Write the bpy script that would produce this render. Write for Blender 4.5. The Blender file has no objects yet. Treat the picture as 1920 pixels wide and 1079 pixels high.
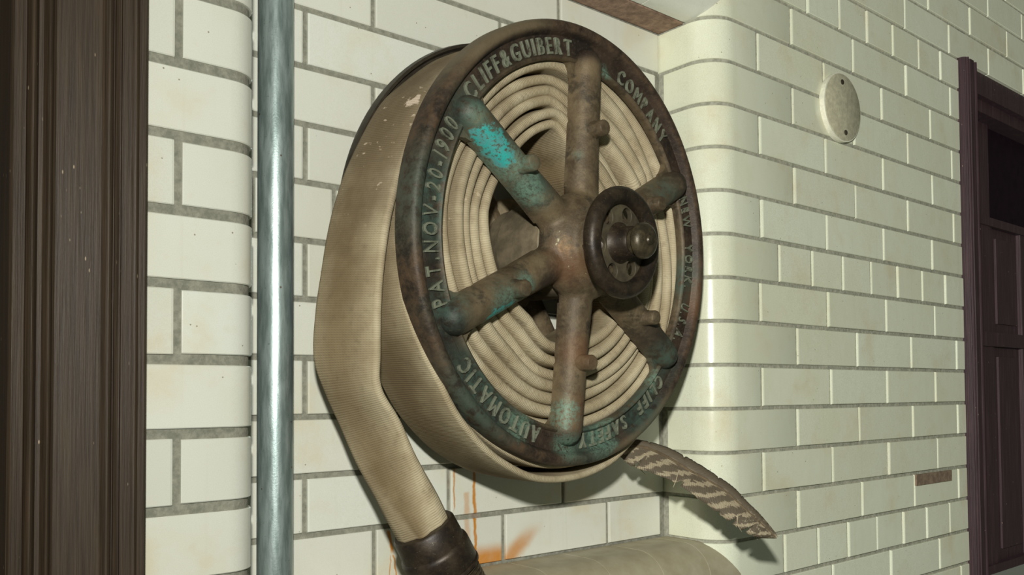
import bpy, bmesh, math, random
from mathutils import Vector, Matrix
random.seed(7)
PI = math.pi
S = 0.07                      # one brick course in metres
Z0 = 2.1                      # height of course line 0 above the floor
def W(x, y, z): return Vector((x*S, y*S, z*S+Z0))

# ------------------------------------------------------------------ camera
CAM = (-1.03881, -11.98226, -7.63826); YAW, PIT, ROL = -0.696463, 0.0310213, 0.0065534
FPX, CY = 1636.17, 689.158
RM = Matrix.Rotation(YAW, 3, 'Z') @ Matrix.Rotation(PIT, 3, 'X') @ Matrix.Rotation(ROL, 3, 'Y')
cd = bpy.data.cameras.new('camera'); cam = bpy.data.objects.new('camera', cd)
bpy.context.scene.collection.objects.link(cam)
cd.sensor_width = 36; cd.lens = FPX/1920*36; cd.shift_y = (CY-539.5)/1920; cd.clip_start = .02
cx_, cy_, cz_ = RM.col[0], RM.col[1], RM.col[2]
m3 = Matrix((cx_, cz_, -cy_)).transposed()
cam.matrix_world = Matrix.Translation(W(*CAM)) @ m3.to_4x4()
bpy.context.scene.camera = cam
# ------------------------------------------------------------------ world + light
sc = bpy.context.scene
sc.view_settings.view_transform = 'Standard'; sc.view_settings.look = 'None'
sc.view_settings.gamma = 1; sc.view_settings.use_curve_mapping = False
sc.view_settings.exposure = 0.0
wd = bpy.data.worlds.new('world'); sc.world = wd; wd.use_nodes = True
wd.node_tree.nodes['Background'].inputs[0].default_value = (.80, .88, .68, 1)
wd.node_tree.nodes['Background'].inputs[1].default_value = .115
# the photographer's flash, on a bracket above the lens; even falloff like the photograph's
ld = bpy.data.lights.new('camera_flash', 'POINT'); lo = bpy.data.objects.new('camera_flash', ld)
sc.collection.objects.link(lo); ld.shadow_soft_size = .022; ld.energy = 1.0
lo.location = W(CAM[0]-.15, CAM[1], CAM[2]+2.75)
ld.use_nodes = True; lt = ld.node_tree; em = lt.nodes['Emission']
em.inputs[0].default_value = (1, .99, .92, 1)
fo = lt.nodes.new('ShaderNodeLightFalloff'); fo.inputs[0].default_value = 43
lt.links.new(fo.outputs['Constant'], em.inputs['Strength'])

# ------------------------------------------------------------------ pixel rays (camera calibration)
def ray(px, py): return RM @ Vector(((px-960)/FPX, 1, -(py-CY)/FPX))
def aty(px, py, y):            # point where a pixel's ray meets the plane y
    d = ray(px, py); t = (y-CAM[1])/d.y; return Vector(CAM)+d*t
RA, RT = .0955, .044
UN = Vector((math.cos(RA), math.sin(RA), 0)); n0 = Vector((math.sin(RA), -math.cos(RA), 0))
VN = Vector((0, 0, math.cos(RT)))+n0*math.sin(RT); NN = n0*math.cos(RT)-Vector((0, 0, math.sin(RT)))
RC = Vector((9.926, -.8, -5.0))
def atr(px, py, n):            # point in the reel's own frame on the plane at n
    d = ray(px, py); c = RC+NN*n; t = ((c-Vector(CAM)).dot(NN))/d.dot(NN); X = Vector(CAM)+d*t-RC
    return Vector((X.dot(UN), X.dot(VN), n))

# ------------------------------------------------------------------ helpers
COL = sc.collection
def link(name, me, mat, parent=None):
    o = bpy.data.objects.new(name, me); COL.objects.link(o)
    if mat is not None and len(me.materials) == 0: me.materials.append(mat)
    if parent: o.parent = parent
    return o
def mesh(name, V, F, mat=None, parent=None, world=False, smooth=True, ang=38, scale=True):
    me = bpy.data.meshes.new(name)
    if world: V = [W(*v) for v in V]
    elif scale: V = [(v[0]*S, v[1]*S, v[2]*S) for v in V]
    me.from_pydata(V, [], F)
    bm = bmesh.new(); bm.from_mesh(me); bmesh.ops.recalc_face_normals(bm, faces=bm.faces); bm.to_mesh(me); bm.free()
    if smooth:
        me.polygons.foreach_set('use_smooth', [True]*len(me.polygons)); me.set_sharp_from_angle(angle=math.radians(ang))
    me.update()
    return link(name, me, mat, parent)
class MB:
    def __init__(s): s.V = []; s.F = []
    def add(s, V, F):
        k = len(s.V); s.V += [tuple(v) for v in V]; s.F += [tuple(i+k for i in f) for f in F]
    def box(s, a, b):
        x0, y0, z0 = a; x1, y1, z1 = b
        s.add([(x0,y0,z0),(x1,y0,z0),(x1,y1,z0),(x0,y1,z0),(x0,y0,z1),(x1,y0,z1),(x1,y1,z1),(x0,y1,z1)],
              [(0,3,2,1),(4,5,6,7),(0,1,5,4),(1,2,6,5),(2,3,7,6),(3,0,4,7)])
    def lathe(s, prof, seg=96, org=(0,0,0), closed=True):      # profile (r, n) about the local z axis
        V = []; F = []; m = len(prof)
        for i in range(seg):
            a = 2*PI*i/seg
            for r, n in prof: V.append((org[0]+r*math.sin(a), org[1]+r*math.cos(a), org[2]+n))
        for i in range(seg):
            j = (i+1) % seg
            for k in range(m if closed else m-1):
                l = (k+1) % m; F.append((i*m+k, j*m+k, j*m+l, i*m+l))
        s.add(V, F)
    def tube(s, pts, rad, seg=12, cap=True):
        pts = [Vector(p) for p in pts]; V = []; F = []; up = None
        for i, p in enumerate(pts):
            t = (pts[min(i+1, len(pts)-1)]-pts[max(i-1, 0)]).normalized()
            if up is None: up = t.orthogonal().normalized()
            up = (up-t*up.dot(t)).normalized(); w = t.cross(up)
            r = rad[i] if isinstance(rad, (list, tuple)) else rad
            for k in range(seg):
                a = 2*PI*k/seg; V.append(p+up*math.cos(a)*r+w*math.sin(a)*r)
        for i in range(len(pts)-1):
            for k in range(seg):
                l = (k+1) % seg; F.append((i*seg+k, i*seg+l, (i+1)*seg+l, (i+1)*seg+k))
        if cap: F.append(tuple(range(seg))); F.append(tuple((len(pts)-1)*seg+k for k in range(seg)))
        s.add(V, F)
    def out(s, name, mat, parent=None, **k): return mesh(name, s.V, s.F, mat, parent, **k)
def tag(o, label=None, cat=None, group=None, kind=None):
    if label: o['label'] = label
    if cat: o['category'] = cat
    if group: o['group'] = group
    if kind: o['kind'] = kind
    return o
def empty(name, loc, label, cat, group=None, rot=None):
    o = bpy.data.objects.new(name, None); COL.objects.link(o); o.empty_display_size = .05
    M = Matrix.Translation(W(*loc))
    if rot: M = M @ rot.to_4x4()
    o.matrix_world = M
    return tag(o, label, cat, group)

# ------------------------------------------------------------------ materials
class NT:
    def __init__(s, name):
        s.m = bpy.data.materials.new(name); s.m.use_nodes = True; s.t = s.m.node_tree
        s.b = s.t.nodes['Principled BSDF']
    def n(s, typ, **kw):
        d = s.t.nodes.new(typ)
        for k, v in kw.items(): setattr(d, k, v)
        return d
    def put(s, sock, v):
        if isinstance(v, bpy.types.NodeSocket): s.t.links.new(v, sock)
        elif v is not None: sock.default_value = v
    def math(s, op, a, b=None, c=None, clamp=False):
        d = s.n('ShaderNodeMath', operation=op, use_clamp=clamp)
        s.put(d.inputs[0], a); s.put(d.inputs[1], b); s.put(d.inputs[2], c); return d.outputs[0]
    def mix(s, f, a, b, mode='MIX'):
        d = s.n('ShaderNodeMix', data_type='RGBA', blend_type=mode)
        s.put(d.inputs[0], f)
        s.put(d.inputs[6], (*a, 1) if isinstance(a, tuple) and len(a) == 3 else a)
        s.put(d.inputs[7], (*b, 1) if isinstance(b, tuple) and len(b) == 3 else b); return d.outputs[2]
    def noise(s, vec, scale, detail=4, rough=.55, dist=0):
        d = s.n('ShaderNodeTexNoise'); s.put(d.inputs['Vector'], vec); d.inputs['Scale'].default_value = scale
        d.inputs['Detail'].default_value = detail; d.inputs['Roughness'].default_value = rough
        d.inputs['Distortion'].default_value = dist; return d.outputs[0]
    def ramp(s, f, a, b, smooth=True):     # smoothstep a..b -> 0..1
        d = s.n('ShaderNodeMapRange', interpolation_type='SMOOTHSTEP' if smooth else 'LINEAR')
        s.put(d.inputs[0], f); s.put(d.inputs[1], a); s.put(d.inputs[2], b); return d.outputs[0]
    def voro(s, vec, scale, feat='F1'):
        d = s.n('ShaderNodeTexVoronoi', feature=feat); s.put(d.inputs['Vector'], vec); d.inputs['Scale'].default_value = scale; return d.outputs[0]
    def scale(s, vec, x, y, z):
        d = s.n('ShaderNodeMapping'); s.put(d.inputs[0], vec); d.inputs['Scale'].default_value = (x, y, z); return d.outputs[0]
    def sep(s, vec):
        d = s.n('ShaderNodeSeparateXYZ'); s.put(d.inputs[0], vec); return d.outputs
    def bump(s, h, strength=.3, dist=.002, prev=None):
        d = s.n('ShaderNodeBump'); s.put(d.inputs['Height'], h); d.inputs['Strength'].default_value = strength
        d.inputs['Distance'].default_value = dist
        if prev is not None: s.put(d.inputs['Normal'], prev)
        return d.outputs[0]
    def pos(s): return s.n('ShaderNodeNewGeometry').outputs['Position']
    def obj(s): return s.n('ShaderNodeTexCoord').outputs['Object']
    def done(s, col, rough=.5, metal=0, normal=None, spec=None):
        s.put(s.b.inputs['Base Color'], (*col, 1) if isinstance(col, tuple) and len(col) == 3 else col)
        s.put(s.b.inputs['Roughness'], rough); s.put(s.b.inputs['Metallic'], metal); s.put(s.b.inputs['Normal'], normal)
        if spec is not None: s.b.inputs['Specular IOR Level'].default_value = spec
        return s.m
    def spot(s, vec, c, r, soft=.5, nz=None, amt=.5):   # soft ball mask round c (metres) with ragged rim
        d = s.n('ShaderNodeVectorMath', operation='DISTANCE'); s.put(d.inputs[0], vec); d.inputs[1].default_value = c
        v = d.outputs['Value']
        if nz is not None: v = s.math('ADD', v, s.math('MULTIPLY', s.math('SUBTRACT', nz, .5), r*amt*2))
        return s.ramp(v, r, r*(1-soft))
    def add(s, *a):
        r = a[0]
        for b in a[1:]: r = s.math('MAXIMUM', r, b)
        return r

def mat_brick(name, base, dusty=0.0, rust=False, grit=.22):
    t = NT(name); p = t.pos(); rnd = t.n('ShaderNodeObjectInfo').outputs['Random']
    c = t.mix(rnd, tuple(x*.92 for x in base), tuple(min(1, x*1.06) for x in base))
    c = t.mix(t.math('MULTIPLY', t.ramp(t.noise(p, 5, 4, .6), .42, .62), .25), c, (base[0]*.86, base[1]*.84, base[2]*.70))
    c = t.mix(t.math('MULTIPLY', t.ramp(rnd, .5, 1.0), .45), c, (base[0]*.93, base[1]*.97, base[2]*1.0))
    n1 = t.noise(p, 9, 5, .6); n2 = t.noise(p, 55, 4, .6)
    c = t.mix(t.math('MULTIPLY', t.ramp(n1, .50, .76), .6), c, (.60, .52, .34))
    c = t.mix(t.math('MULTIPLY', t.ramp(n2, .55, .8), .22), c, (.55, .50, .36))
    # fine speckle of the glaze and flecks of dirt
    c = t.mix(t.math('MULTIPLY', t.ramp(t.noise(p, 1200, 2, .5), .35, .75), grit), c, (.42, .40, .30))
    sp = t.ramp(t.voro(p, 48), .055, .03); c = t.mix(t.math('MULTIPLY', sp, .75), c, (.16, .11, .06))
    # faint vertical runs
    vr = t.noise(t.scale(p, 90, 90, 2.5), 1, 3, .6); c = t.mix(t.math('MULTIPLY', t.ramp(vr, .56, .8), .18), c, (.50, .45, .32))
    if dusty: 
        dn = t.ramp(t.noise(p, 30, 4, .6), .2, .8)
        geo = t.sep(t.n('ShaderNodeNewGeometry').outputs['Normal'])
        c = t.mix(t.math('MULTIPLY', t.math('ADD', .72, t.math('MULTIPLY', dn, .28)), dusty), c, (.255, .215, .13))
    if rust:
        x, y, z = t.sep(p); wob = t.math('MULTIPLY', t.math('SUBTRACT', t.noise(p, 40, 3), .5), .010); masks = []
        def streak(px, z1, z2, w, slope=0, k=1.0):      # vertical run of rust: x in courses, z1 top, z2 bottom
            X = t.math('SUBTRACT', t.math('ADD', x, wob), t.math('ADD', px*S, t.math('MULTIPLY', t.math('SUBTRACT', z, z1*S+Z0), slope)))
            a = t.ramp(t.math('ABSOLUTE', X), w*S, w*S*.25)
            b = t.math('MULTIPLY', t.ramp(z, z1*S+Z0, z1*S+Z0-.004), t.ramp(z, z2*S+Z0, z2*S+Z0+.01))
            masks.append(t.math('MULTIPLY', t.math('MULTIPLY', a, b), k))
        streak(8.84, -9.0, -9.9, .028, 0, .75); streak(9.34, -9.0, -10.9, .05, 0, .95); streak(9.16, -9.5, -10.85, .10, 0, .45)
        streak(7.37, -10.05, -10.55, .045, -.22, .95); streak(7.46, -10.5, -11.1, .022, -.25, .9); streak(7.42, -10.5, -11.1, .016, 0, .7); streak(7.58, -10.1, -10.6, .018, 0, .35)
        masks.append(t.math('MULTIPLY', t.math('MULTIPLY', t.ramp(z, -10.50*S+Z0, -10.82*S+Z0), t.ramp(t.math('ADD', t.math('ABSOLUTE', t.math('SUBTRACT', x, 9.55*S)), wob), .75*S, .35*S)), .9))
        X2 = t.math('ADD', t.math('SUBTRACT', x, 10.18*S), t.math('MULTIPLY', t.math('SUBTRACT', z, -10.95*S+Z0), -1.1))
        masks.append(t.math('MULTIPLY', t.math('MULTIPLY', t.ramp(t.math('ABSOLUTE', t.math('ADD', X2, wob)), .42*S, .05*S), t.ramp(z, -10.2*S+Z0, -10.75*S+Z0)), .8))
        rm = t.add(*masks); rm = t.math('MULTIPLY', rm, t.math('ADD', .75, t.math('MULTIPLY', n2, .5)), clamp=True)
        back = t.math('GREATER_THAN', y, .8*S); rm = t.math('MULTIPLY', rm, back)
        c = t.mix(rm, c, (.50, .19, .012))
    nb = t.bump(t.noise(p, 26, 3, .5), .10, .004)
    return t.done(c, .2 if not dusty else .6, 0, nb, .5)
M_BR = mat_brick('glazed_brick', (.66, .67, .59), rust=True)
M_BRR = mat_brick('glazed_brick_lightened', (.73, .755, .60), grit=.45)  # base lightened and greened to match the right wall's lighting under the flash
M_SILL = mat_brick('dusty_glazed_brick', (.66, .645, .50), dusty=.9)
def mat_mortar(name='mortar', k=1.0):
    t = NT(name); p = t.pos(); n = t.noise(p, 120, 5, .7)
    c = t.mix(t.ramp(n, .25, .8), (.16*k, .16*k, .125*k), (.31*k, .305*k, .245*k))
    x, y, z = t.sep(p)
    r = t.math('MULTIPLY', t.ramp(t.noise(p, 22, 3), .5, .66), t.math('MULTIPLY', t.ramp(t.math('ABSOLUTE', t.math('SUBTRACT', x, 8.9*S)), 1.9*S, .6*S), t.ramp(z, -9*S+Z0, -10*S+Z0)))
    c = t.mix(t.math('MULTIPLY', r, .6), c, (.22, .09, .035))
    return t.done(c, .95, 0, t.bump(n, .8, .002))
M_MO = mat_mortar(); M_SJ = mat_mortar('dirty_mortar', .55); M_MO2 = mat_mortar('pale_mortar', 1.35)
def mat_rough():
    t = NT('unglazed_brick'); p = t.pos(); n = t.noise(p, 60, 5, .7)
    c = t.mix(t.ramp(n, .3, .75), (.16, .10, .065), (.33, .22, .15))
    return t.done(c, .95, 0, t.bump(n, .8, .003))
M_RB = mat_rough()
def mat_wood(name, a, b, hi, glossy=.42):
    t = NT(name); p = t.pos()
    g = t.noise(t.scale(p, 420, 420, 9), 1, 5, .65); g2 = t.noise(t.scale(p, 60, 60, 5), 1, 4, .6)
    c = t.mix(t.ramp(g, .3, .72), a, b); c = t.mix(t.math('MULTIPLY', t.ramp(g2, .5, .75), .55), c, hi)
    sc_ = t.ramp(t.voro(t.scale(p, 120, 120, 40), 1), .09, .04); c = t.mix(t.math('MULTIPLY', sc_, t.ramp(t.noise(p, 14, 2), .5, .62)), c, (.34, .26, .17))
    return t.done(c, t.math('ADD', glossy, t.math('MULTIPLY', g2, .15)), 0, t.bump(g, .55, .0012), .45)
M_WD = mat_wood('dark_varnished_wood', (.022, .013, .006), (.050, .031, .016), (.066, .043, .022), .5)
M_WR = mat_wood('dark_purplish_wood', (.018, .007, .011), (.045, .020, .024), (.065, .035, .036), .5)
def mat_pipe():
    t = NT('galvanised_steel'); p = t.pos(); n = t.noise(t.scale(p, 160, 160, 25), 1, 4, .6); n2 = t.noise(p, 420, 3, .7)
    c = t.mix(t.ramp(n, .3, .7), (.24, .31, .30), (.44, .53, .52))
    sp = t.ramp(n2, .64, .72); c = t.mix(t.math('MULTIPLY', sp, .7), c, (.08, .09, .085))
    ru = t.ramp(t.voro(p, 38), .06, .035); c = t.mix(t.math('MULTIPLY', ru, .8), c, (.13, .07, .025))
    return t.done(c, t.math('ADD', .30, t.math('MULTIPLY', n, .12)), .68, t.bump(n2, .2, .0006))
M_PI = mat_pipe()
def S3(v): return (v[0]*S, v[1]*S, v[2]*S)
def pc(r, a, n=0.0): a = math.radians(a); return (r*math.sin(a), r*math.cos(a), n)
def mat_bronze(name='weathered_bronze', letter=False):
    t = NT(name); o = t.obj(); n1 = t.noise(o, 22, 6, .65); n2 = t.noise(o, 70, 5, .7); n3 = t.noise(o, 240, 3, .7)
    x, y, z = t.sep(o); rr = t.math('SQRT', t.math('ADD', t.math('MULTIPLY', x, x), t.math('MULTIPLY', y, y)))
    rim = t.ramp(rr, 3.2*S, 3.42*S); low = t.ramp(z, .13*S, .02*S)
    c = t.mix(t.ramp(n1, .35, .68), (.075, .052, .030), (.175, .128, .072))
    c = t.mix(t.math('MULTIPLY', t.ramp(n2, .40, .72), .5), c, (.21, .165, .098))
    dk = t.math('MULTIPLY', t.ramp(t.noise(o, 34, 5, .7), .52, .66), .75); c = t.mix(dk, c, (.040, .032, .022))
    ringc = t.mix(t.ramp(n1, .38, .66), (.022, .016, .012), (.065, .042, .028))
    ringc = t.mix(t.math('MULTIPLY', t.ramp(n3, .5, .75), .35), ringc, (.14, .11, .07))
    c = t.mix(rim, c, ringc)
    bead = t.math('MULTIPLY', t.ramp(rr, 3.70*S, 3.78*S), t.ramp(n2, .35, .7)); c = t.mix(t.math('MULTIPLY', bead, .75), c, (.125, .078, .044))
    du = t.math('MULTIPLY', t.add(t.spot(o, S3(pc(3.95, -35, -.1)), .12, .6, n1), t.spot(o, S3(pc(3.95, 150, 0)), .10, .7, n1)), t.math('MULTIPLY', t.ramp(rr, 3.72*S, 3.82*S), .8)); c = t.mix(du, c, (.185, .145, .085))
    # rubbed copper-coloured metal
    rub = t.add(t.spot(o, S3(pc(3.0, 182, .15)), .040, .8, n1), t.spot(o, S3(pc(1.9, 183, .2)), .035, .8, n1), t.spot(o, S3((-.75, -.55, .5)), .040, .8, n1), t.spot(o, S3((-1.1, -.1, .3)), .02, .8, n1), t.spot(o, S3(pc(3.88, 100, .1)), .05, .8, n1))
    c = t.mix(t.math('MULTIPLY', rub, .55), c, (.19, .088, .042))
    glint = t.spot(o, S3((-.92, -.10, .5)), .018, .85, n2, .8); c = t.mix(t.math('MULTIPLY', glint, .85), c, (.44, .25, .10))  # orange glint on the hub, painted into the base colour
    painted_shade = t.add(t.spot(o, S3((-1.05, -.75, .3)), .028, .8, n2), t.spot(o, S3(pc(1.5, 178, .1)), .02, .8, n2), t.spot(o, S3((.22, -2.0, .1)), .024, .7, n2), t.spot(o, S3((.22, -3.1, .1)), .02, .7, n2), t.spot(o, S3(pc(2.6, 124, .1)), .07, .8, n2), t.spot(o, S3(pc(3.2, 61, .0)), .03, .8, n2), t.spot(o, S3((.25, 1.2, .1)), .02, .8, n2))  # shadow sides of spokes and hub, darkened in the colour
    c = t.mix(t.math('MULTIPLY', painted_shade, .75), c, (.028, .022, .018))
    # green bronze patina, dark and pale
    g = t.add(t.spot(o, S3((-2.2, 1.05, .2)), .05, .8, n2), t.spot(o, S3((-1.6, .70, .2)), .035, .8, n2), t.spot(o, S3((-2.0, -1.25, .05)), .04, .8, n2), t.spot(o, S3((-1.62, -.85, .2)), .022, .8, n2), t.spot(o, S3(pc(3.4, 147, .1)), .075, .8, n2), t.spot(o, S3(pc(3.45, 172, .1)), .07, .7, n2), t.spot(o, S3(pc(3.5, 222, .1)), .11, .8, n2), t.spot(o, S3(pc(3.2, 127, .1)), .05, .7, n2),
              t.spot(o, S3(pc(3.2, -57, .1)), .055, .7, n2), t.spot(o, S3(pc(3.45, -84, 0)), .09, .8, n2), t.spot(o, S3(pc(1.65, -58, .2)), .045, .8, n2), t.spot(o, S3(pc(2.6, 62, .1)), .05, .8, n2), t.spot(o, S3(pc(3.4, -112, 0)), .05, .9, n2), t.spot(o, S3(pc(3.3, 95, 0)), .06, .9, n2))
    c = t.mix(t.math('MULTIPLY', g, t.math('ADD', t.math('MULTIPLY', t.ramp(n2, .36, .62), .75), .1)), c, (.060, .100, .078))
    lg = t.add(t.spot(o, S3((-.15, 1.6, .05)), .012, .8, n3), t.spot(o, S3((-.6, -1.25, .3)), .018, .8, n3), t.spot(o, S3((-1.62, -.92, .15)), .010, .8, n3), t.spot(o, S3((-1.85, .85, .2)), .016, .9, n3), t.spot(o, S3((-2.75, 1.75, .15)), .02, .9, n3), t.spot(o, S3((-2.2, 1.05, .2)), .05, .8, n2), t.spot(o, S3((-1.6, .70, .2)), .035, .8, n2), t.spot(o, S3((-2.0, -1.25, .05)), .04, .8, n2), t.spot(o, S3((-1.62, -.85, .2)), .022, .8, n2), t.spot(o, S3(pc(3.55, 184, .0)), .030, .6, n3, .9), t.spot(o, S3(pc(3.5, 168, .0)), .040, .7, n2, .9), t.spot(o, S3(pc(3.0, 188.5, .1)), .026, .7, n2, .8), t.spot(o, S3(pc(2.25, 8, .1)), .014, .6, n2), t.spot(o, S3(pc(3.35, 136, .1)), .022, .7, n2, .9), t.spot(o, S3(pc(3.33, 10, .1)), .018, .7, n2), t.spot(o, S3(pc(3.45, 205, .0)), .03, .8, n2, .9), t.spot(o, S3(pc(1.72, -60, .2)), .022, .8, n2, .9))
    c = t.mix(t.math('MULTIPLY', t.math('MULTIPLY', lg, t.ramp(n3, .3, .6)), .8), c, (.165, .275, .205))
    tq = t.add(t.spot(o, S3(pc(2.95, -61.5, .18)), .017, .25, n2, 1.1), t.spot(o, S3(pc(2.72, -60.5, .22)), .021, .25, n2, 1.1), t.spot(o, S3(pc(2.45, -61.5, .18)), .013, .25, n2, 1.1), t.spot(o, S3(pc(2.66, -121.5, .12)), .013, .3, n2, 1.1), t.spot(o, S3(pc(2.45, -122, .10)), .014, .3, n2, 1.1), t.spot(o, S3(pc(2.25, -121, .10)), .010, .3, n2, 1.1))
    tq = t.math('MULTIPLY', tq, t.ramp(n3, .34, .5)); c = t.mix(tq, c, t.mix(t.ramp(n2, .4, .6), (.10, .34, .33), (.035, .42, .38)))
    fl = t.math('MULTIPLY', t.ramp(t.noise(t.scale(o, 90, 60, 90), 1, 4, .7), .66, .72), t.spot(o, S3((-.55, -.05, .5)), .060, .6)); c = t.mix(fl, c, (.48, .44, .28))
    if letter: c = t.mix(t.math('MULTIPLY', t.math('ADD', t.math('MULTIPLY', low, .75), .18), t.ramp(n2, .25, .55)), c, (.21, .225, .16))
    return t.done(c, t.math('ADD', .42, t.math('MULTIPLY', n2, .3)), .2, t.bump(n2, .5, .0018, t.bump(n3, .35, .0008)), .4)
M_BZ = mat_bronze(); M_BZL = mat_bronze('bronze_lettering', True)
def mat_dark_metal():
    t = NT('dark_metal'); o = t.obj(); n = t.noise(o, 50, 5, .7); n3 = t.noise(o, 260, 3, .7)
    c = t.mix(t.ramp(n, .35, .7), (.020, .014, .010), (.060, .042, .026))
    c = t.mix(t.math('MULTIPLY', t.ramp(n3, .62, .75), .5), c, (.25, .21, .12))
    return t.done(c, .45, .35, t.bump(n, .4, .0012))
M_DM = mat_dark_metal()
def mat_olive_metal():
    t = NT('olive_metal'); o = t.obj(); n = t.noise(o, 60, 5, .7)
    c = t.mix(t.ramp(n, .35, .7), (.035, .028, .017), (.105, .082, .045))
    c = t.mix(t.ramp(n, .66, .74), c, (.26, .25, .15))
    return t.done(c, .4, .35, t.bump(n, .5, .0015))
M_OL = mat_olive_metal()
def mat_hose():
    t = NT('woven_hose_cloth'); uv = t.n('ShaderNodeUVMap', uv_map='UVMap').outputs[0]; u, v, _ = t.sep(uv)
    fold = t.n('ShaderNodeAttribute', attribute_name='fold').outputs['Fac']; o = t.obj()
    n1 = t.noise(o, 16, 5, .6); n2 = t.noise(o, 90, 5, .65)
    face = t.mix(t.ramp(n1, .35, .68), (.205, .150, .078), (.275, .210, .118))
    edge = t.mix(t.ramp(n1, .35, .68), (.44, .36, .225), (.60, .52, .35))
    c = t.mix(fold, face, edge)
    c = t.mix(t.math('MULTIPLY', t.ramp(n2, .5, .78), .35), c, (.12, .085, .045))
    rib = t.math('SINE', t.math('MULTIPLY', u, 2*PI/.0026)); rib2 = t.math('SINE', t.math('MULTIPLY', v, 2*PI/.0032))
    w = t.math('ADD', t.math('MULTIPLY', t.math('ADD', rib, 1), .35), t.math('MULTIPLY', t.math('MULTIPLY', rib, rib2), .15))
    c = t.mix(t.math('MULTIPLY', t.math('SUBTRACT', 1, w), .30), c, (.07, .048, .026))
    # crust of old paint and dust on the upper left shoulder of the reel
    sh = t.spot(o, S3((-3.3, 1.6, -.9)), .17, .7, n1); fk = t.ramp(t.noise(t.scale(o, 1, 1, .6), 130, 4, .6), .655, .70)
    c = t.mix(t.math('MULTIPLY', sh, .45), c, (.135, .098, .060))
    c = t.mix(t.math('MULTIPLY', fk, sh), c, (.52, .42, .30))
    sp = t.spot(o, S3((-3.35, 2.1, -.8)), .012, .3, n2, 1.5); c = t.mix(sp, c, (.68, .55, .42))
    return t.done(c, .85, 0, t.bump(w, .45, .0009, t.bump(n2, .25, .002)), .3)
M_HO = mat_hose()
def mat_plain(name, col, rough=.5, metal=0, ns=60, var=.3, bump=.3):
    t = NT(name); o = t.obj(); n = t.noise(o, ns, 5, .65)
    c = t.mix(t.ramp(n, .3, .75), tuple(x*(1-var) for x in col), tuple(min(1, x*(1+var)) for x in col))
    return t.done(c, rough, metal, t.bump(n, bump, .001))
M_CER = mat_plain('worn_white_paint', (.70, .69, .56), .35, 0, 180, .10, .3)
M_IRON = mat_plain('dark_iron', (.05, .04, .028), .5, .4)
M_DUST = mat_plain('dusty_brown_metal', (.20, .16, .10), .7, .1, 45, .35, .3)  # brightened so the rear hub plate looks lit despite the spokes' shadow
def mat_feather():
    t = NT('barred_feather'); uv = t.n('ShaderNodeUVMap', uv_map='UVMap').outputs[0]; u, v, _ = t.sep(uv); o = t.obj()
    nz = t.noise(o, 260, 4, .7); nb = t.noise(uv, 9, 3, .6)
    ph = t.math('ADD', t.math('MULTIPLY', u, 11.5), t.math('ADD', t.math('MULTIPLY', t.math('ABSOLUTE', v), 1.0), t.math('MULTIPLY', nb, 1.0)))
    bar = t.math('SINE', t.math('MULTIPLY', ph, 2*PI)); k = t.ramp(t.math('ADD', bar, t.math('MULTIPLY', t.math('SUBTRACT', nz, .5), 2.2)), .05, .7)
    k = t.math('MULTIPLY', k, t.ramp(t.math('ADD', v, .0), .25, -.05))
    c = t.mix(t.math('MULTIPLY', k, .85), (.115, .088, .056), (.40, .335, .22))
    tip = t.math('MULTIPLY', t.ramp(t.math('ADD', u, t.math('MULTIPLY', nb, .1)), 1.0, 1.05), .8)
    pt = t.math('MULTIPLY', t.ramp(nz, .55, .62), t.ramp(u, .68, .8)); c = t.mix(t.math('MULTIPLY', pt, .55), c, (.50, .44, .30))
    c = t.mix(tip, c, (.48, .38, .26))
    barb = t.math('SINE', t.math('MULTIPLY', t.math('ADD', u, t.math('MULTIPLY', t.math('ABSOLUTE', v), -.10)), 700))
    c = t.mix(t.math('MULTIPLY', t.math('ADD', barb, 1), .12), c, (.03, .02, .012))
    return t.done(c, .7, 0, t.bump(barb, .4, .0005))
M_FE = mat_feather()
M_QU = mat_plain('feather_quill', (.13, .095, .055), .4, 0, 60, .3, .1)
M_BLK = mat_plain('dark_upper_door', (.009, .003, .007), .7, 0, 40, .3, .1); M_BLK.node_tree.nodes['Principled BSDF'].inputs['Specular IOR Level'].default_value = .1

# ================================================================== the brick walls
D, XR, XP, RB = 1.594, 14.97, 4.36, .75       # niche depth, right return, left pier edge, rounded edge radius
J = .10                                        # joint width
def mortar(name, boxes, extra=None):
    b = MB()
    for a, c in boxes: b.box(a, c)
    o = b.out(name, M_MO, world=True, smooth=False); o['kind'] = 'structure'; return o
def path_solid(pts, nrm, z0, z1, depth, ch=.014, swap=False):
    """brick whose face follows pts (a list of plan points) with outward normals; z0..z1 its height"""
    V = []; F = []; L = len(pts)
    for i, (p, n) in enumerate(zip(pts, nrm)):
        e = ch if i in (0, L-1) else 0
        k = -1 if i == 0 else (1 if i == L-1 else 0)
        ring = [(-depth, z0), (-ch-e*.6, z0), (-e*.6, z0+ch), (-e*.6, z1-ch), (-ch-e*.6, z1), (-depth, z1)]
        for d, z in ring: V.append((p[0]+n[0]*d, p[1]+n[1]*d, z))
    for i in range(L-1):
        for k in range(6):
            l = (k+1) % 6; F.append((i*6+k, (i+1)*6+k, (i+1)*6+l, i*6+l))
    F.append(tuple(range(6))); F.append(tuple((L-1)*6+k for k in range(6)))
    if swap: V = [(v[2], v[1], v[0]) for v in V]
    return V, F
def arc(cx, cy, r, a0, a1, n=9):
    return ([(cx+r*math.cos(math.radians(a0+(a1-a0)*i/n)), cy+r*math.sin(math.radians(a0+(a1-a0)*i/n))) for i in range(n+1)],
            [(math.cos(math.radians(a0+(a1-a0)*i/n)), math.sin(math.radians(a0+(a1-a0)*i/n))) for i in range(n+1)])
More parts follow.
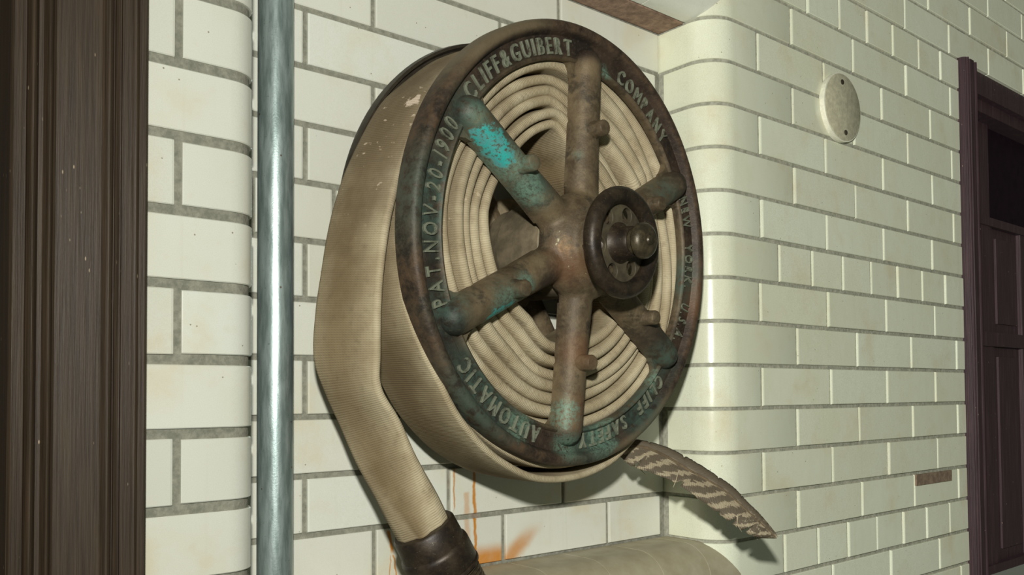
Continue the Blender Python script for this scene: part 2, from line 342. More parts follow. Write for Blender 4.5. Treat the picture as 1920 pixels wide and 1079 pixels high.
def flat(x0, x1, y, n=(0, -1)): 
    e = .03*(1 if x1 > x0 else -1)
    return [(x0, y), (x0+e, y), (x1-e, y), (x1, y)], [n]*4
cache = {}
def brick(x0, x1, z0, y, parent, mat, h=1.0, jit=.012):
    w = round(x1-x0, 2); key = (w, h, mat.name)
    if key not in cache:
        p, n = flat(-w/2+J/2, w/2-J/2, 0); V, F = path_solid(p, n, -h/2+J/2, h/2-J/2, .30)
        me = bpy.data.meshes.new('brick'); me.from_pydata([S3(v) for v in V], [], F)
        bm = bmesh.new(); bm.from_mesh(me); bmesh.ops.recalc_face_normals(bm, faces=bm.faces); bm.to_mesh(me); bm.free()
        me.materials.append(mat); cache[key] = me
    o = bpy.data.objects.new('brick', cache[key]); COL.objects.link(o); o.parent = parent
    o.location = W((x0+x1)/2, y-random.uniform(0, jit), z0+h/2)
    o.rotation_euler = (random.gauss(0, .0022), random.gauss(0, .0012), random.gauss(0, .0022))
    return o
def shaped(pts, nrm, z0, z1, parent, mat, swap=False, depth=.3, name='brick'):
    V, F = path_solid(pts, nrm, z0, z1, depth, swap=swap); return mesh(name, V, F, mat, parent, world=True, ang=30)
ZB, ZT = -14, 4                                # courses built below and above the picture's rows
REC = .045                                     # mortar lies this much behind the faces

# mortar cores: back wall of the niche; left pier; right wall with return; lintel; sill block
wall_back = mortar('wall_back', [((XP-.6, D+REC, -11.4), (XR+.6, D+1.0, 1.6))])
def quarter(xc, yc, r, a0, a1, tail):          # plan polygon of a wall end with a rounded corner
    p, _ = arc(xc, yc, r, a0, a1, 10); return p+tail
def prism(poly, z0, z1):
    n = len(poly); V = [(x, y, z0) for x, y in poly]+[(x, y, z1) for x, y in poly]
    return V, [tuple(range(n)), tuple(range(n, 2*n))]+[(i, (i+1) % n, n+(i+1) % n, n+i) for i in range(n)]
RL = .45; XP = 4.27
b = MB(); V, F = prism(quarter(XP-RL, RL, RL-REC, 0, -90, [(2.2, REC), (2.2, D+1), (XP-REC, D+1)]), ZB, ZT); b.add(V, F)
wall_left = b.out('wall_left', M_MO, world=True, ang=30); wall_left['kind'] = 'structure'
DY = 1.0
XD = 27.70                                     # left edge of the right-hand door opening
b = MB(); V, F = prism(quarter(XR+RB, RB, RB-REC, 180, 270, [(XD+.6, REC), (XD+.6, D+1), (XR+REC, D+1)]), ZB, ZT); b.add(V, F)
b.box((XD, REC, 3.06), (37, D+1, 8)); b.box((XR+RB, REC, ZT), (XD+.01, D+1, 8))
wall_right = b.out('wall_right', M_MO2, world=True, ang=30); wall_right['kind'] = 'structure'
# lintel and sill cores (rounded front edges), named as trims of the setting
def roll(z, sgn, thick):                       # profile in (y, z): rounded edge at y 0..RB next to level z
    a0, a1 = (90, 180)
    pr = [(RB+(RB-REC)*math.cos(math.radians(a)), z+sgn*(RB-(RB-REC)*math.sin(math.radians(a)))) for a in range(90, 181, 9)]
    pr += [(REC, z+sgn*thick), (D+1, z+sgn*thick), (D+1, z+sgn*REC)]
    return pr
def xprism(poly, x0, x1):
    n = len(poly); V = [(x0, y, z) for y, z in poly]+[(x1, y, z) for y, z in poly]
    return V, [tuple(range(n)), tuple(range(n, 2*n))]+[(i, (i+1) % n, n+(i+1) % n, n+i) for i in range(n)]
b = MB(); V, F = xprism(roll(-11, -1, 3), XP-.3, XR+RB); b.add(V, F); trim_sill = b.out('trim_1', M_SJ, world=True, ang=30); trim_sill['kind'] = 'structure'
b = MB(); V, F = xprism(roll(1, 1, 3), XP-.3, XR+RB); b.add(V, F); trim_lintel = b.out('trim_2', M_MO, world=True, ang=30); trim_lintel['kind'] = 'structure'

# --- back wall bricks
def xs_back(r):
    if r in (4,): return [6.30+1.49*k for k in range(-3, 8)]
    base = 5.75 if r % 2 else 7.09
    return [base+2.98*k for k in range(-3, 6)]
for r in range(-1, 11):                        # row r lies between course lines r and r+1 (downwards)
    cut = XR+.02 if r % 2 else XR-.10
    xs = [x for x in xs_back(r) if XP-.5 < x < cut-.3]
    xs = [XP-.5]+xs+[cut]
    for a, c in zip(xs, xs[1:]):
        if c-a > .3: brick(a, c, -(r+1), D, wall_back, M_BR)
# --- left pier bricks with rounded edge
for r in range(-4, 13):
    z1 = -r-.02*(r); z0 = z1-1
    z1 -= 0; z0 = z1-1
    e = 3.06 if r % 2 == 0 else 2.2
    if r % 2 == 0: brick(2.2, 3.06, z0, 0, wall_left, M_BR)
    ap, an = arc(XP-RL, RL, RL, -90, 0, 8)
    p, n = flat(e+J/2+.015, XP-RL-.01, 0); p = p[:3]+ap+[(XP, D-.05)]; n = n[:3]+an+[(1, 0)]
    shaped(p, n, z0+J/2+.015, z1-J/2-.015, wall_left, M_BR)
# --- right wall bricks with rounded return
def xs_right(r):
    rr = r
    if rr in (-3, 4, 11): return 'H', [17.4+1.49*k for k in range(0, 14)]
    if rr in (-4, -2, 0, 2, 6, 8, 10, 13, -6): return 'E', [18.1+2.98*k for k in range(0, 7)]
    return 'O', [16.65+2.98*k for k in range(0, 7)]
for r in range(-8, 14):
    z1 = -r; z0 = z1-1; typ, xs = xs_right(r); lim = XD if z0 < 3.0 else 36.5
    xs = [x+random.gauss(0, .03) for x in xs if x < lim-.25]+[lim]
    if r >= -6:
        ap, an = arc(XR+RB, RB, RB, 180, 270, 9)
        p, n = flat(XR+RB+.01, xs[0]-J/2, 0)
        st = D+.1 if r % 2 else D-.10
        p = [(XR, st-J/2+.02)]+ap+p[2:]; n = [(-1, 0)]+an+n[2:]
        if z0 < -11.5 or z1 > 1.5:             # below the sill and above the lintel the return does not exist
            p = p[1:]; n = n[1:]
        shaped(p, n, z0+J*.4, z1-J*.4, wall_right, M_BR if False else M_BRR)
    for a, c in zip(xs, xs[1:]):
        o = brick(a, c, z0, 0, wall_right, M_BRR, jit=.03)
# --- sill: dusty rounded bricks; lintel: glazed rounded bricks with rough soffit behind
def rolls(z, sgn, xs, mat, parent):
    for a, c in zip(xs, xs[1:]):
        ap, an = arc(RB, z+sgn*RB, RB, 90, 180, 9) if sgn < 0 else arc(RB, z+sgn*RB, RB, -90, -180, 9)
        # plan points are (y, z); extruded along x, then turned
        pts = [(D-.02 if sgn < 0 else RB+.06, z)]+ap+[(0, z+sgn*1.0-sgn*J/2)]; nn = [(0, -sgn)]+an+[(-1, 0)]
        V, F = path_solid(pts, nn, a+.012, c-.012, .3, ch=.004)
        V = [(v[2], v[0], v[1]) for v in V]; mesh('brick', V, F, mat, parent, world=True, ang=30)
rolls(-11, -1, [14.62-1.49*k for k in range(7, -1, -1)]+[XR+RB+.05], M_SILL, trim_sill)
rolls(1, 1, [13.45-1.49*k for k in range(6, -1, -1)]+[XR+RB+.05], M_BR, trim_lintel)
for r in (-3, -4): 
    for k in range(4): brick(XP+.1+2.7*k, XP+.1+2.7*(k+1), -r-1, 0, trim_lintel, M_BR)
for k in range(4): brick(XP+.1+2.7*k, XP+.1+2.7*(k+1), -13, 0, trim_sill, M_BR)
for k in range(5):
    b = MB(); b.box((XP-.4+2.99*k*.775, .86, .985), (XP-.4+2.99*(k+1)*.775-.02 if k < 4 else XR+.0, D, 1.3)); b.out('brick', M_RB, trim_lintel, world=True, smooth=False)
# chipped glaze on one right-wall brick
b = MB(); b.box((24.15, -.055, -10.36), (26.45, 0.0, -10.04))
o = b.out('glaze_chip', mat_plain('bare_clay', (.19, .135, .09), .9, 0, 90, .3, .6), wall_right, world=True); o['label'] = 'bare brown patch where the glaze has chipped off'

# ================================================================== door casing at the left
def moulding(name, prof, z0, z1, mat, parent=None):    # plan profile (x, y) extruded upright
    V, F = prism(prof, z0, z1); return mesh(name, V, F, mat, parent, world=True, ang=28)
def bead(x0, x1, y, h, n=6): return [(x0+(x1-x0)*i/n, y-h*math.sin(PI*i/n)) for i in range(n+1)]
cas = [(2.57, .06), (2.57, -.30), (2.53, -.34), (2.47, -.34)]+bead(2.45, 2.36, -.34, .03)+[(2.33, -.34), (2.24, -.34), (2.235, -.31), (2.21, -.31), (2.205, -.36), (2.15, -.38), (2.145, -.35), (2.12, -.35), (2.115, -.42)]+bead(2.10, 1.99, -.46, .06)+[(1.97, -.44), (1.45, -.44), (1.44, -.50), (1.41, -.52)]+bead(1.40, 1.32, -.54, .06)+[(1.30, -.50), (1.25, -.50)]+bead(1.23, 1.12, -.56, .08)+[(1.10, -.60), (.97, -.62), (.94, -.58), (.94, .5), (.7, .5), (.7, 1.3), (2.3, 1.3), (2.3, .06)]
trim_3 = empty('door_1', (1.4, 0, -16), None, None); trim_3['kind'] = 'structure'
def to_local(o, par): o.parent = par; o.matrix_parent_inverse = Matrix.Identity(4); o.location = -par.location
o = moulding('casing', cas, ZB, ZT+1, M_WD); to_local(o, trim_3)
jm = [(.72, .42), (.60, .30), (.20, .30), (.20, .42), (-.2, .42), (-.2, .36), (-.9, .36), (-.9, .42), (-2, .42), (-2, 1.2), (.72, 1.2)]
o = moulding('jamb', jm, ZB, ZT+1, M_WD); to_local(o, trim_3)

# ================================================================== door at the right
door = empty('door_2', (31, 0, -16), None, None); door['kind'] = 'structure'
cs = [(XD-.02, .06), (XD-.02, -.12), (XD+.05, -.20)]+bead(XD+.08, XD+.22, -.2, .06)+[(XD+.25, -.17), (XD+.30, -.17), (XD+.34, -.22), (XD+.62, -.22), (XD+.66, -.17), (XD+.74, -.17)]+bead(XD+.76, XD+.9, -.17, .05)+[(XD+.94, -.10), (XD+.98, -.02), (XD+1.0, 1.0), (XD+.55, 1.2), (XD+.5, .06)]
o = moulding('casing', cs, ZB, 3.04, M_WR); to_local(o, door)
b = MB(); b.box((XD+.4, .12, 2.3), (37, DY+.3, 3.05)); b.box((XD+.4, .35, 1.9), (37, DY+.3, 2.3)); o = b.out('head_jamb', M_WR, world=True); to_local(o, door)
b = MB(); b.box((XD+.9, DY, ZB), (37, DY+.35, 2.4)); o = b.out('door_leaf', M_WR, world=True); to_local(o, door)
def frame(x0, x1, z0, z1, y, w, d, mat, nm):
    b = MB(); b.box((x0, y-d, z0), (x0+w, y, z1)); b.box((x1-w, y-d, z0), (x1, y, z1)); b.box((x0, y-d, z0), (x1, y, z0+w)); b.box((x0, y-d, z1-w), (x1, y, z1)); o = b.out(nm, mat, world=True); to_local(o, door)
b = MB(); b.box((32.0, DY-.02, -1.6), (36.5, DY+.02, 2.2)); o = b.out('dark_upper_area', M_BLK, world=True); to_local(o, door)
b = MB(); b.box((30.6, DY-.22, -1.75), (37, DY, -1.45)); b.box((30.6, DY-.25, -6.05), (37, DY, -5.55)); b.box((30.6, DY-.25, -14), (37, DY, -13.7)); o = b.out('rail', M_WR, world=True); to_local(o, door)
b = MB(); b.box((31.2, DY-.16, -14), (32.0, DY, 2.4)); b.box((32.15, DY-.10, -14), (32.3, DY, -1.6)); b.box((34.75, DY-.16, -14), (35.4, DY, -1.6)); o = b.out('stile', M_WR, world=True); to_local(o, door)
for za, zb in ((-5.5, -1.8), (-13.6, -6.1)):
    b = MB(); b.box((32.7, DY-.08, za+.3), (34.45, DY, zb-.3)); o = b.out('panel', M_WR, world=True); to_local(o, door)

# ================================================================== pipe, disc, tie
pr = .285; xp, yp = 5.03, 1.2
b = MB(); b.tube([(xp, yp, -13), (xp, yp, -9), (xp, yp, -4), (xp, yp, 1.6)], pr, 40)
o = b.out('steel_pipe', M_PI, world=True); tag(o, 'upright galvanised steel pipe standing just right of the left tiled pier', 'pipe')
b = MB()
for k in range(3):
    b.tube([(4.62+.03*math.sin(i*1.3+k*2), 1.36+.03*math.cos(i*1.1+k), -8.5-.055*i+.02*k) for i in range(9)], .016, 6)
b.tube([(4.58, 1.36, -8.98), (4.62, 1.36, -9.02), (4.66, 1.37, -9.14), (4.68, 1.38, -9.22)], [.03, .05, .045, .02], 8)
o = b.out('wire_tie', mat_plain('pale_wire', (.35, .33, .25), .5, .2), world=True); tag(o, 'frayed twist of pale wire hanging behind the steel pipe', 'wire')
cx, cz, cr = 20.30, -.13, .91
disc = empty('cover_plate', (cx, 0, cz), 'round white painted cover plate screwed to the right tiled wall', 'cover', rot=Matrix.Rotation(PI/2, 3, 'X'))
b = MB(); b.lathe([(0, .14), (cr*.9, .14), (cr, .13), (cr, -.02), (0, -.02)], 64, closed=True); b.out('plate', M_CER, disc)
b = MB(); b.lathe([(0, .150), (cr*.95, .150), (cr*.97, .139), (0, .139)], 64); b.out('painted_face', mat_plain('stained_paint', (.43, .41, .29), .6, 0, 90, .18, .4), disc)
for (x, y) in ((-.05, .66), (.08, -.66)):
    b = MB(); b.lathe([(0, .185), (.05, .18), (.07, .165), (.07, .13), (0, .13)], 14, (x, y, 0)); b.out('screw', M_IRON, disc)

# ================================================================== hose reel
ROT = Matrix((UN, VN, NN)).transposed()
reel = empty('hose_reel', tuple(RC), 'weathered bronze hose reel wheel with raised lettering, mounted in the tiled niche', 'hose reel', rot=ROT)
hose = empty('fire_hose', tuple(RC), 'flat brown woven fire hose wound on the bronze reel, one end hanging', 'hose', rot=ROT)
SP = [1, 61, 124.5, 184, 244, 303]            # spoke angles, clockwise from the top
b = MB(); b.lathe([(3.28, -.16), (3.255, -.03), (3.275, .02), (3.31, .035), (3.345, .01), (3.36, -.03), (3.68, -.03), (3.70, .0), (3.72, .06), (3.76, .10), (3.83, .12), (3.89, .10), (3.925, .05), (3.94, -.02), (3.94, -.30), (3.86, -.30), (3.85, -.16)], 160)
ring = b.out('front_flange', M_BZ, reel, ang=50)
# raised lettering
FONT = None
def letters(txt, a0, a1, rmid, size, par, depth=.048, wsc=.80):
    gl = []
    for ch in txt:
        if ch == ' ': gl.append((ch, None, .28)); continue
        cu = bpy.data.curves.new('t', 'FONT'); cu.body = ch; cu.size = size*S*1.38; cu.extrude = depth*S/2; cu.bevel_depth = .007*S; cu.offset = -.003*S; cu.resolution_u = 3
        to = bpy.data.objects.new('t', cu); COL.objects.link(to)
        me = bpy.data.meshes.new_from_object(to.evaluated_get(bpy.context.evaluated_depsgraph_get()))
        bpy.data.objects.remove(to)
        xs = [v.co.x for v in me.vertices]; gl.append((ch, me, (max(xs)-min(xs))/S*wsc))
    gap = .10; tot = sum(g[2] for g in gl)+gap*(len(gl)-1); span = math.radians(a1-a0)*rmid; k = span/tot
    x = 0
    for ch, me, w in gl:
        if me:
            V = []; F = []
            x0 = min(v.co.x for v in me.vertices); a = math.radians(a0)+(x+w/2)*k/rmid
            up = Vector((math.sin(a), math.cos(a), 0)); ri = Vector((math.cos(a), -math.sin(a), 0)); base = len(V)
            for v in me.vertices:
                lx = ((v.co.x-x0)/S*wsc-w/2)*min(k, 1.25); ly = v.co.y/S-size*.5; p = up*(rmid+ly)+ri*lx
                V.append((p.x, p.y, -.03+v.co.z/S+depth*.35))
            F += [tuple(i+base for i in p.vertices) for p in me.polygons]; bpy.data.meshes.remove(me)
            mesh('raised_letter', V, F, M_BZL, par, smooth=False)
        x += w+gap
for txt, a0, a1 in (('CLIFF&GUIBERT', -53.5, -6), ('COMPANY', 16.5, 46), ('NEW YORK, U.S.A.', 66.5, 117), ('CLIFF SAFETY', 132, 178), ('AUTOMATIC', -164, -127.5), ('PAT.NOV-20-1900', -111.5, -62.5)):
    letters(txt, a0, a1, 3.50, .29, ring)
# spokes
def spoke_mesh(r0, r1, w=.30, h=.31, z=-.05, zb=-.16, foot=True):
    V = []; F = []; st = []; 
    for i in range(15): st.append((r0+(r1-r0)*i/14, 1.0))
    for a in (20, 40, 58, 72, 84, 90): st.append((r1+w*math.sin(math.radians(a)), math.cos(math.radians(a))))
    m = 11
    for r, s in st:
        s = max(s, .02); taper = 1+.10*max(0, (1.9-r))
        for k in range(m):
            a = PI*k/(m-1); V.append((math.cos(a)*w*s*taper, r, z+math.sin(a)*h*(s**.8)*taper))
        V.append((-w*s*taper, r, zb)); V.append((w*s*taper, r, zb))
    M = m+2
    for i in range(len(st)-1):
        for k in range(M): l = (k+1) % M; F.append((i*M+k, i*M+l, (i+1)*M+l, (i+1)*M+k))
    F.append(tuple(range(M))); F.append(tuple((len(st)-1)*M+k for k in range(M)))
    if foot:                                    # fillets that flare into the ring
        for sg in (-1, 1):
            pts = [(w*.8, 2.95), (w+.02, 3.0), (w+.06, 3.12), (w+.14, 3.22), (w+.30, 3.28), (w+.3, 3.40), (w*.5, 3.45)]
            n = len(pts); bse = len(V)
            V += [(sg*x, y, -.02) for x, y in pts]+[(sg*x, y, -.15) for x, y in pts]
            F += [tuple(bse+i for i in range(n)), tuple(bse+n+i for i in range(n))]+[(bse+i, bse+(i+1) % n, bse+n+(i+1) % n, bse+n+i) for i in range(n)]
    return V, F
def rotz(V, deg):
    a = -math.radians(deg); c, s = math.cos(a), math.sin(a); return [(x*c-y*s, x*s+y*c, z) for x, y, z in V]
for i, a in enumerate(SP):
    V, F = spoke_mesh(1.05, 3.27); sp = mesh('spoke', rotz(V, a), F, M_BZ, reel, ang=45)
    b = MB(); b.lathe([(0, .50), (.07, .505), (.125, .49), (.14, .46), (.14, .33), (.15, .28), (.17, .20), (0, .15)], 20, (0, 2.08, 0))
    mesh('bolt_head', rotz(b.V, a), b.F, M_BZ, sp, ang=45)
# hub: joined lobes melted together
b = MB()
b.lathe([(0, .62), (.35, .61), (.62, .54), (.80, .40), (.95, .18), (1.0, 0), (.95, -.16), (0, -.16)], 48)
b.lathe([(0, .80), (.50, .80), (.62, .76), (.66, .60), (.72, .2), (0, 0)], 40)
for a in SP:
    V, F = spoke_mesh(.2, 1.25, foot=False); b.add(rotz(V, a), F)
hub = b.out('hub', M_BZ, reel)
md = hub.modifiers.new('m', 'REMESH'); md.mode = 'VOXEL'; md.voxel_size = .0021
sm = hub.modifiers.new('s', 'SMOOTH'); sm.iterations = 16; sm.factor = .6
me = bpy.data.meshes.new_from_object(hub.evaluated_get(bpy.context.evaluated_depsgraph_get())); hub.modifiers.clear(); hub.data = me
me.polygons.foreach_set('use_smooth', [True]*len(me.polygons))
if not me.materials: me.materials.append(M_BZ)
# hand wheel
hw = bpy.data.objects.new('hand_wheel', None); COL.objects.link(hw); hw.parent = reel; hw.empty_display_size = .02
HZ = .95
b = MB(); b.lathe([(.82+.15*math.cos(2*PI*k/16), HZ+.15*math.sin(2*PI*k/16)) for k in range(16)], 72); b.out('rim', M_DM, hw)
cu = bpy.data.curves.new('web', 'CURVE'); cu.dimensions = '2D'; cu.fill_mode = 'BOTH'; cu.extrude = .035*S; cu.bevel_depth = .015*S
def circ2(cx, cy, r, n=28, sx=1):
    sp = cu.splines.new('POLY'); sp.points.add(n-1); sp.use_cyclic_u = True
    for k in range(n): a = 2*PI*k/n; sp.points[k].co = ((cx+r*math.cos(a))*S, (cy+r*sx*math.sin(a))*S, 0, 1)
circ2(0, 0, .76, 56)
for k in range(6): a = 2*PI*k/6+.35; circ2(.53*math.sin(a), .53*math.cos(a), .145)
to = bpy.data.objects.new('web', cu); COL.objects.link(to)
me = bpy.data.meshes.new_from_object(to.evaluated_get(bpy.context.evaluated_depsgraph_get())); bpy.data.objects.remove(to)
for v in me.vertices: v.co.z += (HZ-.10)*S
o = link('web', me, mat_plain('olive_web', (.095, .078, .048), .6, .2, 45, .4, .3), hw)
b = MB(); b.lathe([(0, 1.22), (.24, 1.21), (.27, 1.16), (.28, 1.0), (.36, .90), (.42, .82), (0, .8)], 32); b.out('boss', M_DM, hw)
b = MB(); b.lathe([(0, 1.34), (.20, 1.34), (.22, 1.30), (.22, 1.15), (0, 1.15)], 24); b.out('shaft', M_OL, hw)
b = MB(); b.lathe([(0, 1.56), (.07, 1.56), (.09, 1.53), (.12, 1.535), (.20, 1.53), (.27, 1.49), (.31, 1.42), (.31, 1.36), (.27, 1.32), (.15, 1.30), (0, 1.30)], 40); b.out('knob', M_OL, hw)
for k in range(6):
    a = 2*PI*k/6+.35; b = MB(); b.lathe([(0, .80), (.05, .80), (.085, .77), (.09, .70), (.13, .69), (.13, .6), (0, .6)], 12, (.53*math.sin(a), .53*math.cos(a), 0)); b.out('bolt_head', M_OL, hw)
# rear flange, axle, wall bracket
RN = -1.79
b = MB(); b.lathe([(3.40, RN-.05), (3.40, RN+.03), (3.84, RN+.04), (3.88, RN+.12), (3.93, RN+.12), (3.95, RN), (3.93, RN-.08)], 128); rf = b.out('rear_flange', M_IRON, reel, ang=50)
for i in range(6):
    V, F = spoke_mesh(.8, 3.35, w=.22, h=.14, z=RN, zb=RN-.05, foot=False); mesh('rear_spoke', rotz(V, 23+60*i), F, M_BZ, reel, ang=45)
b = MB(); b.lathe([(0, RN+.16), (.95, RN+.14), (1.06, RN+.08), (1.06, RN-.08), (0, RN-.08)], 48); b.out('rear_hub_plate', M_DUST, reel)
b = MB(); b.lathe([(0, -.12), (.80, -.14), (.90, -.22), (.92, -1.2), (.84, -1.3), (.80, RN), (0, RN)], 48); b.out('drum', M_DUST, reel, ang=45)
b = MB(); b.lathe([(0, RN), (.26, RN), (.26, RN-.44), (.6, RN-.46), (.6, RN-.5), (0, RN-.5)], 28); b.out('wall_bracket', M_IRON, reel, ang=45)

# ================================================================== fire hose
def interp(tab, a):
    a = (a+180) % 360-180; t = sorted(tab)
    t = [(t[-1][0]-360, t[-1][1])]+t+[(t[0][0]+360, t[0][1])]
    for (a0, v0), (a1, v1) in zip(t, t[1:]):
        if a0 <= a <= a1:
            k = (a-a0)/(a1-a0); k = k*k*(3-2*k)*.5+k*.5; return v0+(v1-v0)*k
def ribbon(name, C, Wd, Wn, T, par, sec=None, mat=None, foldall=False, closed_ends=True, flut=0):
    """flat hose: centre line C, unit width directions Wd, half widths Wn, thicknesses T"""
    V = []; F = []; n = len(C); ns = 5; prof = []
    # stadium: front fold, outer face, rear fold, inner face
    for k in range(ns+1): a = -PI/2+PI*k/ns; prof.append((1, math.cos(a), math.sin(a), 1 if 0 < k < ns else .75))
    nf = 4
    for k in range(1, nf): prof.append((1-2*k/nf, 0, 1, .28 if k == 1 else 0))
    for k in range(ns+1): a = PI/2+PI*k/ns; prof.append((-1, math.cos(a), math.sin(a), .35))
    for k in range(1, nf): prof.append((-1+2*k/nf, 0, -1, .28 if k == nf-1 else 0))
    m = len(prof); folds = []; us = []; L = 0; vs = [0]
    for i in range(n):
        t = (C[min(i+1, n-1)]-C[max(i-1, 0)]).normalized(); wd = (Wd[i]-t*Wd[i].dot(t)).normalized(); nn = t.cross(wd)
        if i: L += (C[i]-C[i-1]).length
        h = T[i]/2; w = max(Wn[i]-h, .001)
        for s, c, sn, f in prof:
            bul = 1+ (.0 if abs(s) == 1 else .25*(1-s*s))
            V.append(tuple(C[i]+wd*(s*w+c*h)+nn*(sn*h*bul))); folds.append(f)
        us.append(L)
    for i in range(n-1):
        for k in range(m): l = (k+1) % m; F.append((i*m+k, i*m+l, (i+1)*m+l, (i+1)*m+k))
    F.append(tuple(range(m))); F.append(tuple((n-1)*m+k for k in range(m)))
    me = bpy.data.meshes.new(name); me.from_pydata([S3(v) for v in V], [], F)
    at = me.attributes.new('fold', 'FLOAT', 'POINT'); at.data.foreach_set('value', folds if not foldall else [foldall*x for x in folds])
    per = [0]
    for k in range(m):
        a, c = Vector(V[k]), Vector(V[(k+1) % m]); per.append(per[-1]+(a-c).length)
    uvl = me.uv_layers.new(name='UVMap')
    for pi_, p in enumerate(me.polygons):
        if pi_ < (n-1)*m:
            i, k = divmod(pi_, m); q = ((us[i], per[k]), (us[i], per[k+1]), (us[i+1], per[k+1]), (us[i+1], per[k]))
            for li, c in zip(p.loop_indices, q): uvl.data[li].uv = (c[0]*S, c[1]*S)
    bm = bmesh.new(); bm.from_mesh(me); bmesh.ops.recalc_face_normals(bm, faces=bm.faces); bm.to_mesh(me); bm.free()
    me.polygons.foreach_set('use_smooth', [True]*len(me.polygons))
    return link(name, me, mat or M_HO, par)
RIN = [(-13, 2.06), (-52, 1.93), (-80, 2.02), (-105, 1.90), (-142, 1.62), (-163, 1.76), (165, 1.74), (125, 1.90), (112, 1.55), (75, 1.2), (40, 1.10), (20, 1.2), (3, 1.62)]
NT_ = 8; STEP = 3
rng = random.Random(4); amp = [(rng.uniform(.06, .15), rng.randint(2, 4), rng.uniform(0, 6)) for _ in range(NT_+1)]
C = []; Wd = []; Wn = []; T = []
tot = int(360/STEP*NT_)
for q in range(tot):
    th = q*STEP; g = q/tot; k = th//360; a = ((th+235) % 360)-180
    ri = interp(RIN, a); ro = 3.66
    wob = sum(am*math.sin(math.radians(a)*m_+ph)*w_ for (am, m_, ph), w_ in ((amp[k], 1-(th % 360)/360), (amp[k+1], (th % 360)/360)))
    e = min(g, 1-g)*4; gg = g+wob/NT_*1.6*min(1, e)
    r = ri+(ro-ri)*gg
    sp_ = (ro-ri)/NT_
    nf = -.20+.05*math.sin(math.radians(a)*2+k*1.7)+.035*math.sin(k*2.6)
    p = pc(r, a); C.append(Vector((p[0], p[1], (nf-1.62)/2))); Wd.append(Vector((0, 0, 1))); Wn.append((nf+1.62)/2); T.append(sp_*(.85+.07*math.sin(math.radians(a)*3+k)))
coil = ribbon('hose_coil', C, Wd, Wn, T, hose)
# outer turn that sags loosely below the reel
SAG = [(-20, 3.60), (-60, 3.60), (-90, 3.66), (-110, 3.90), (-125, 3.93), (-140, 4.05), (-155, 4.14), (-168, 4.20), (176, 4.17), (163, 4.14), (150, 4.02), (138, 3.86), (120, 3.74), (60, 3.66), (20, 3.60)]
def turn(name, tab, a0, a1, dr, nf, nb, th=.13, step=3):
    C = []; Wd = []; Wn = []; T = []; a = a0
    while a >= a1:
        r = interp(tab, a)+dr; p = pc(r, a); f = nf(a) if callable(nf) else nf
        C.append(Vector((p[0], p[1], (f+nb)/2))); Wd.append(Vector((0, 0, 1))); Wn.append((f-nb)/2); T.append(th); a -= step
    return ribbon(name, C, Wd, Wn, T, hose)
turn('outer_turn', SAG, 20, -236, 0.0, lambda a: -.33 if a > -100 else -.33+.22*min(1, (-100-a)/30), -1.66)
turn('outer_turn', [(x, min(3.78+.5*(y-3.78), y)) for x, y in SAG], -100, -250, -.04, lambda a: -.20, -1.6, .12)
# the free end: from the top over the left shoulder, down, and twisting to the coupling
front = [(-1.30, 3.44, -.62), (-2.05, 3.07, -.58), (-2.74, 2.47, -.52), (-3.16, 1.93, -.50), (-3.63, .9, -.50), (-3.84, .2, -.5), (-3.92, -.22, -.5), (-3.99, -.8, -.5), (-4.02, -1.47, -.5), (-4.0, -2.15, -.5)]
rear = [(-1.30, 3.50, -1.70), (-2.07, 3.12, -1.70), (-2.80, 2.52, -1.70), (-3.28, 2.01, -1.70), (-3.80, 1.03, -1.71), (-4.05, .34, -1.71), (-4.18, -.2, -1.71), (-4.28, -.8, -1.7), (-4.36, -1.35, -1.7), (-4.39, -2.05, -1.68)]
low = [((612, 735), (716, 735), -1.62, -.50), ((640, 800), (752, 800), -1.5, -.50), ((668, 860), (779, 862), -1.35, -.48), ((697, 915), (803, 905), -1.2, -.46), ((723, 970), (828, 945), -1.05, -.44), ((752, 1025), (849, 985), -.95, -.40)]
E1 = [Vector(v) for v in front]; E2 = [Vector(v) for v in rear]
for a, c, nr, nf in low: E2.append(atr(a[0], a[1], nr)); E1.append(atr(c[0], c[1], nf))
def cr(P, t):                                  # Catmull-Rom through points
    n = len(P)-1; i = min(int(t*n), n-1); u = t*n-i; p0, p1, p2, p3 = P[max(i-1, 0)], P[i], P[i+1], P[min(i+2, n)]
    return .5*((2*p1)+(p2-p0)*u+(2*p0-5*p1+4*p2-p3)*u*u+(3*p1-p0-3*p2+p3)*u**3)
C = []; Wd = []; Wn = []; T = []
for i in range(141):
    t = i/140; f, r_ = cr(E1, t), cr(E2, t); C.append((f+r_)/2); d = f-r_; Wd.append(d.normalized()); Wn.append(d.length/2)
    k = max(0, (t-.72)/.28); T.append(.15+(.78-.15)*k*k)
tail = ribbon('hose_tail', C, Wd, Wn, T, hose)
ax = (C[-1]-C[-5]).normalized(); end = C[-1]
# coupling: collar, swivel and threaded end
def along(prof, name, mat, par):
    b = MB(); b.lathe(prof, 48); q = Vector((0, 0, 1)).rotation_difference(ax).to_matrix()
    V = [tuple(q @ Vector(v)+end) for v in b.V]; return mesh(name, V, b.F, mat, par, ang=40)
cpl = along([(.30, -.16), (.50, -.16), (.535, -.12), (.545, .22), (.58, .25), (.59, .30), (.59, .62), (.575, .64), (.60, .66), (.60, .70), (.5, .72), (.3, .72)], 'coupling', M_DM, hose)
th = []
for k in range(9): th += [(.505, .72+.07*k), (.55, .745+.07*k), (.55, .765+.07*k), (.505, .79+.07*k)]
along([(.3, .70)]+th+[(.5, 1.38), (.42, 1.38), (.42, 1.0), (.3, 1.0)], 'threaded_end', M_OL, cpl)

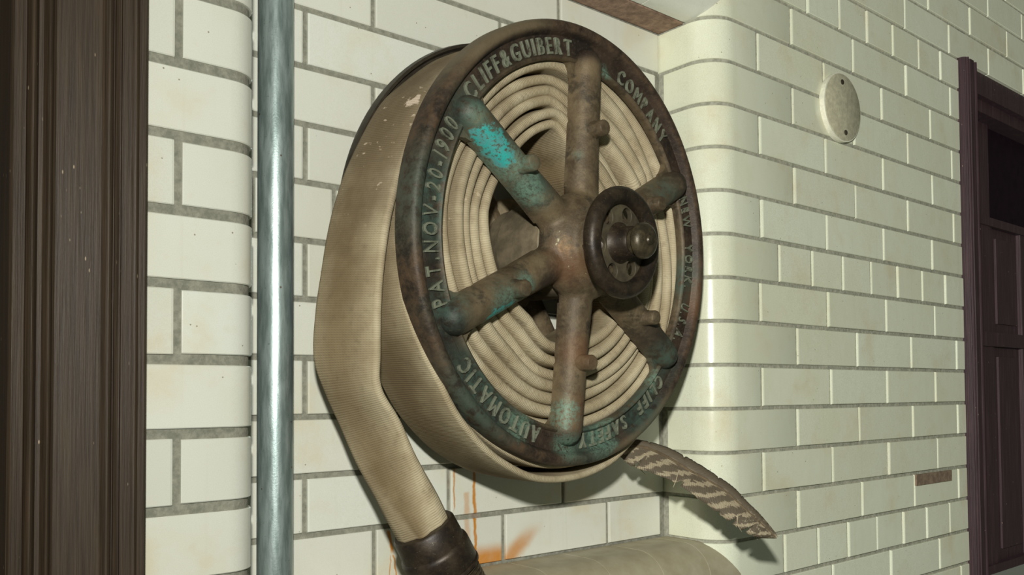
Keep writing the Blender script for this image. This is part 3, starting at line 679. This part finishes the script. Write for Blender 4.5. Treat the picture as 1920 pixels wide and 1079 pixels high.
# ================================================================== feather tucked behind the reel
rach = [(1150, 829), (1179, 835), (1215, 842), (1254, 860), (1295.5, 885), (1337, 907.5), (1365, 927), (1392.5, 952), (1417, 974), (1440, 995), (1453, 1007)]
uppr = [(1152, 822), (1180, 823), (1217, 829), (1260, 843), (1303, 866), (1345, 893), (1374, 913), (1400, 940), (1424, 964), (1445, 990), (1453, 1006)]
lowr = [(1140, 850), (1163, 858), (1185, 876), (1222, 888), (1262, 905), (1300, 930), (1333, 954), (1362, 976), (1388, 994), (1416, 1008), (1450, 1010)]
ydep = [.45, .25, -.05, -.45, -.85, -1.25, -1.5, -1.75, -1.95, -2.1, -2.2]
Rr = [aty(*p, y) for p, y in zip(rach, ydep)]; Uu = [aty(*p, y+.05) for p, y in zip(uppr, ydep)]; Ll = [aty(*p, y+.12) for p, y in zip(lowr, ydep)]
NF = 150; AC = 5; rg = random.Random(2); V = []; F = []; UV = []; edge = 0
org = Rr[0].copy()
notch = {31: .35, 32: .3, 62: .28, 63: .3, 64: .2, 96: .15, 108: .42, 109: .3, 110: .2, 122: .5, 123: .6, 124: .3, 131: .3}
for i in range(NF+1):
    t = i/NF; r = cr(Rr, t); u = cr(Uu, t); l = cr(Ll, t)
    w1 = rg.uniform(.94, 1.0); w2 = rg.uniform(.95, 1.0)-notch.get(i, 0)
    if i % 23 == 7: w1 -= .2
    for k in range(-AC, AC+1):
        f = abs(k)/AC; e, ww = (u, w1) if k > 0 else (l, w2)
        p = r+(e-r)*f*ww+Vector((0, -.06*math.sin(PI*f), 0)); V.append(p-org); UV.append((t, k/AC))
M_ = 2*AC+1; 
for i in range(NF):
    for k in range(M_-1): F.append((i*M_+k, i*M_+k+1, (i+1)*M_+k+1, (i+1)*M_+k))
fe = empty('feather', tuple(org), 'brown and cream barred feather tucked behind the bottom of the hose reel', 'feather')
me = bpy.data.meshes.new('vane'); me.from_pydata([S3(v) for v in V], [], F); uvl = me.uv_layers.new(name='UVMap')
for lp in me.loops: uvl.data[lp.index].uv = UV[lp.vertex_index]
me.polygons.foreach_set('use_smooth', [True]*len(me.polygons)); vane = link('vane', me, M_FE, fe)
so = vane.modifiers.new('s', 'SOLIDIFY'); so.thickness = .0006
b = MB(); b.tube([cr(Rr, i/30)-org+Vector((0, -.012, 0)) for i in range(31)], [.034*(1-.85*i/30)+.004 for i in range(31)], 8); b.out('quill', M_QU, fe)
# loose barbs at the base and the torn tip
b = MB()
for (p0, p1, p2) in (((1185, 872), (1200, 880), (1213, 893)), ((1180, 868), (1192, 876), (1205, 878)), ((1383, 968), (1382, 985), (1391, 998)), ((1410, 975), (1412, 995), (1420, 1013)), ((1272, 885), (1268, 900), (1262, 915))):
    b.tube([aty(*q, .2 if q[0] < 1250 else (-.8 if q[0] < 1300 else -1.9))-org for q in (p0, p1, p2)], [.012, .01, .003], 6)
b.out('loose_barbs', mat_plain('pale_barb', (.42, .36, .24), .7), fe)['kind'] = 'stuff'
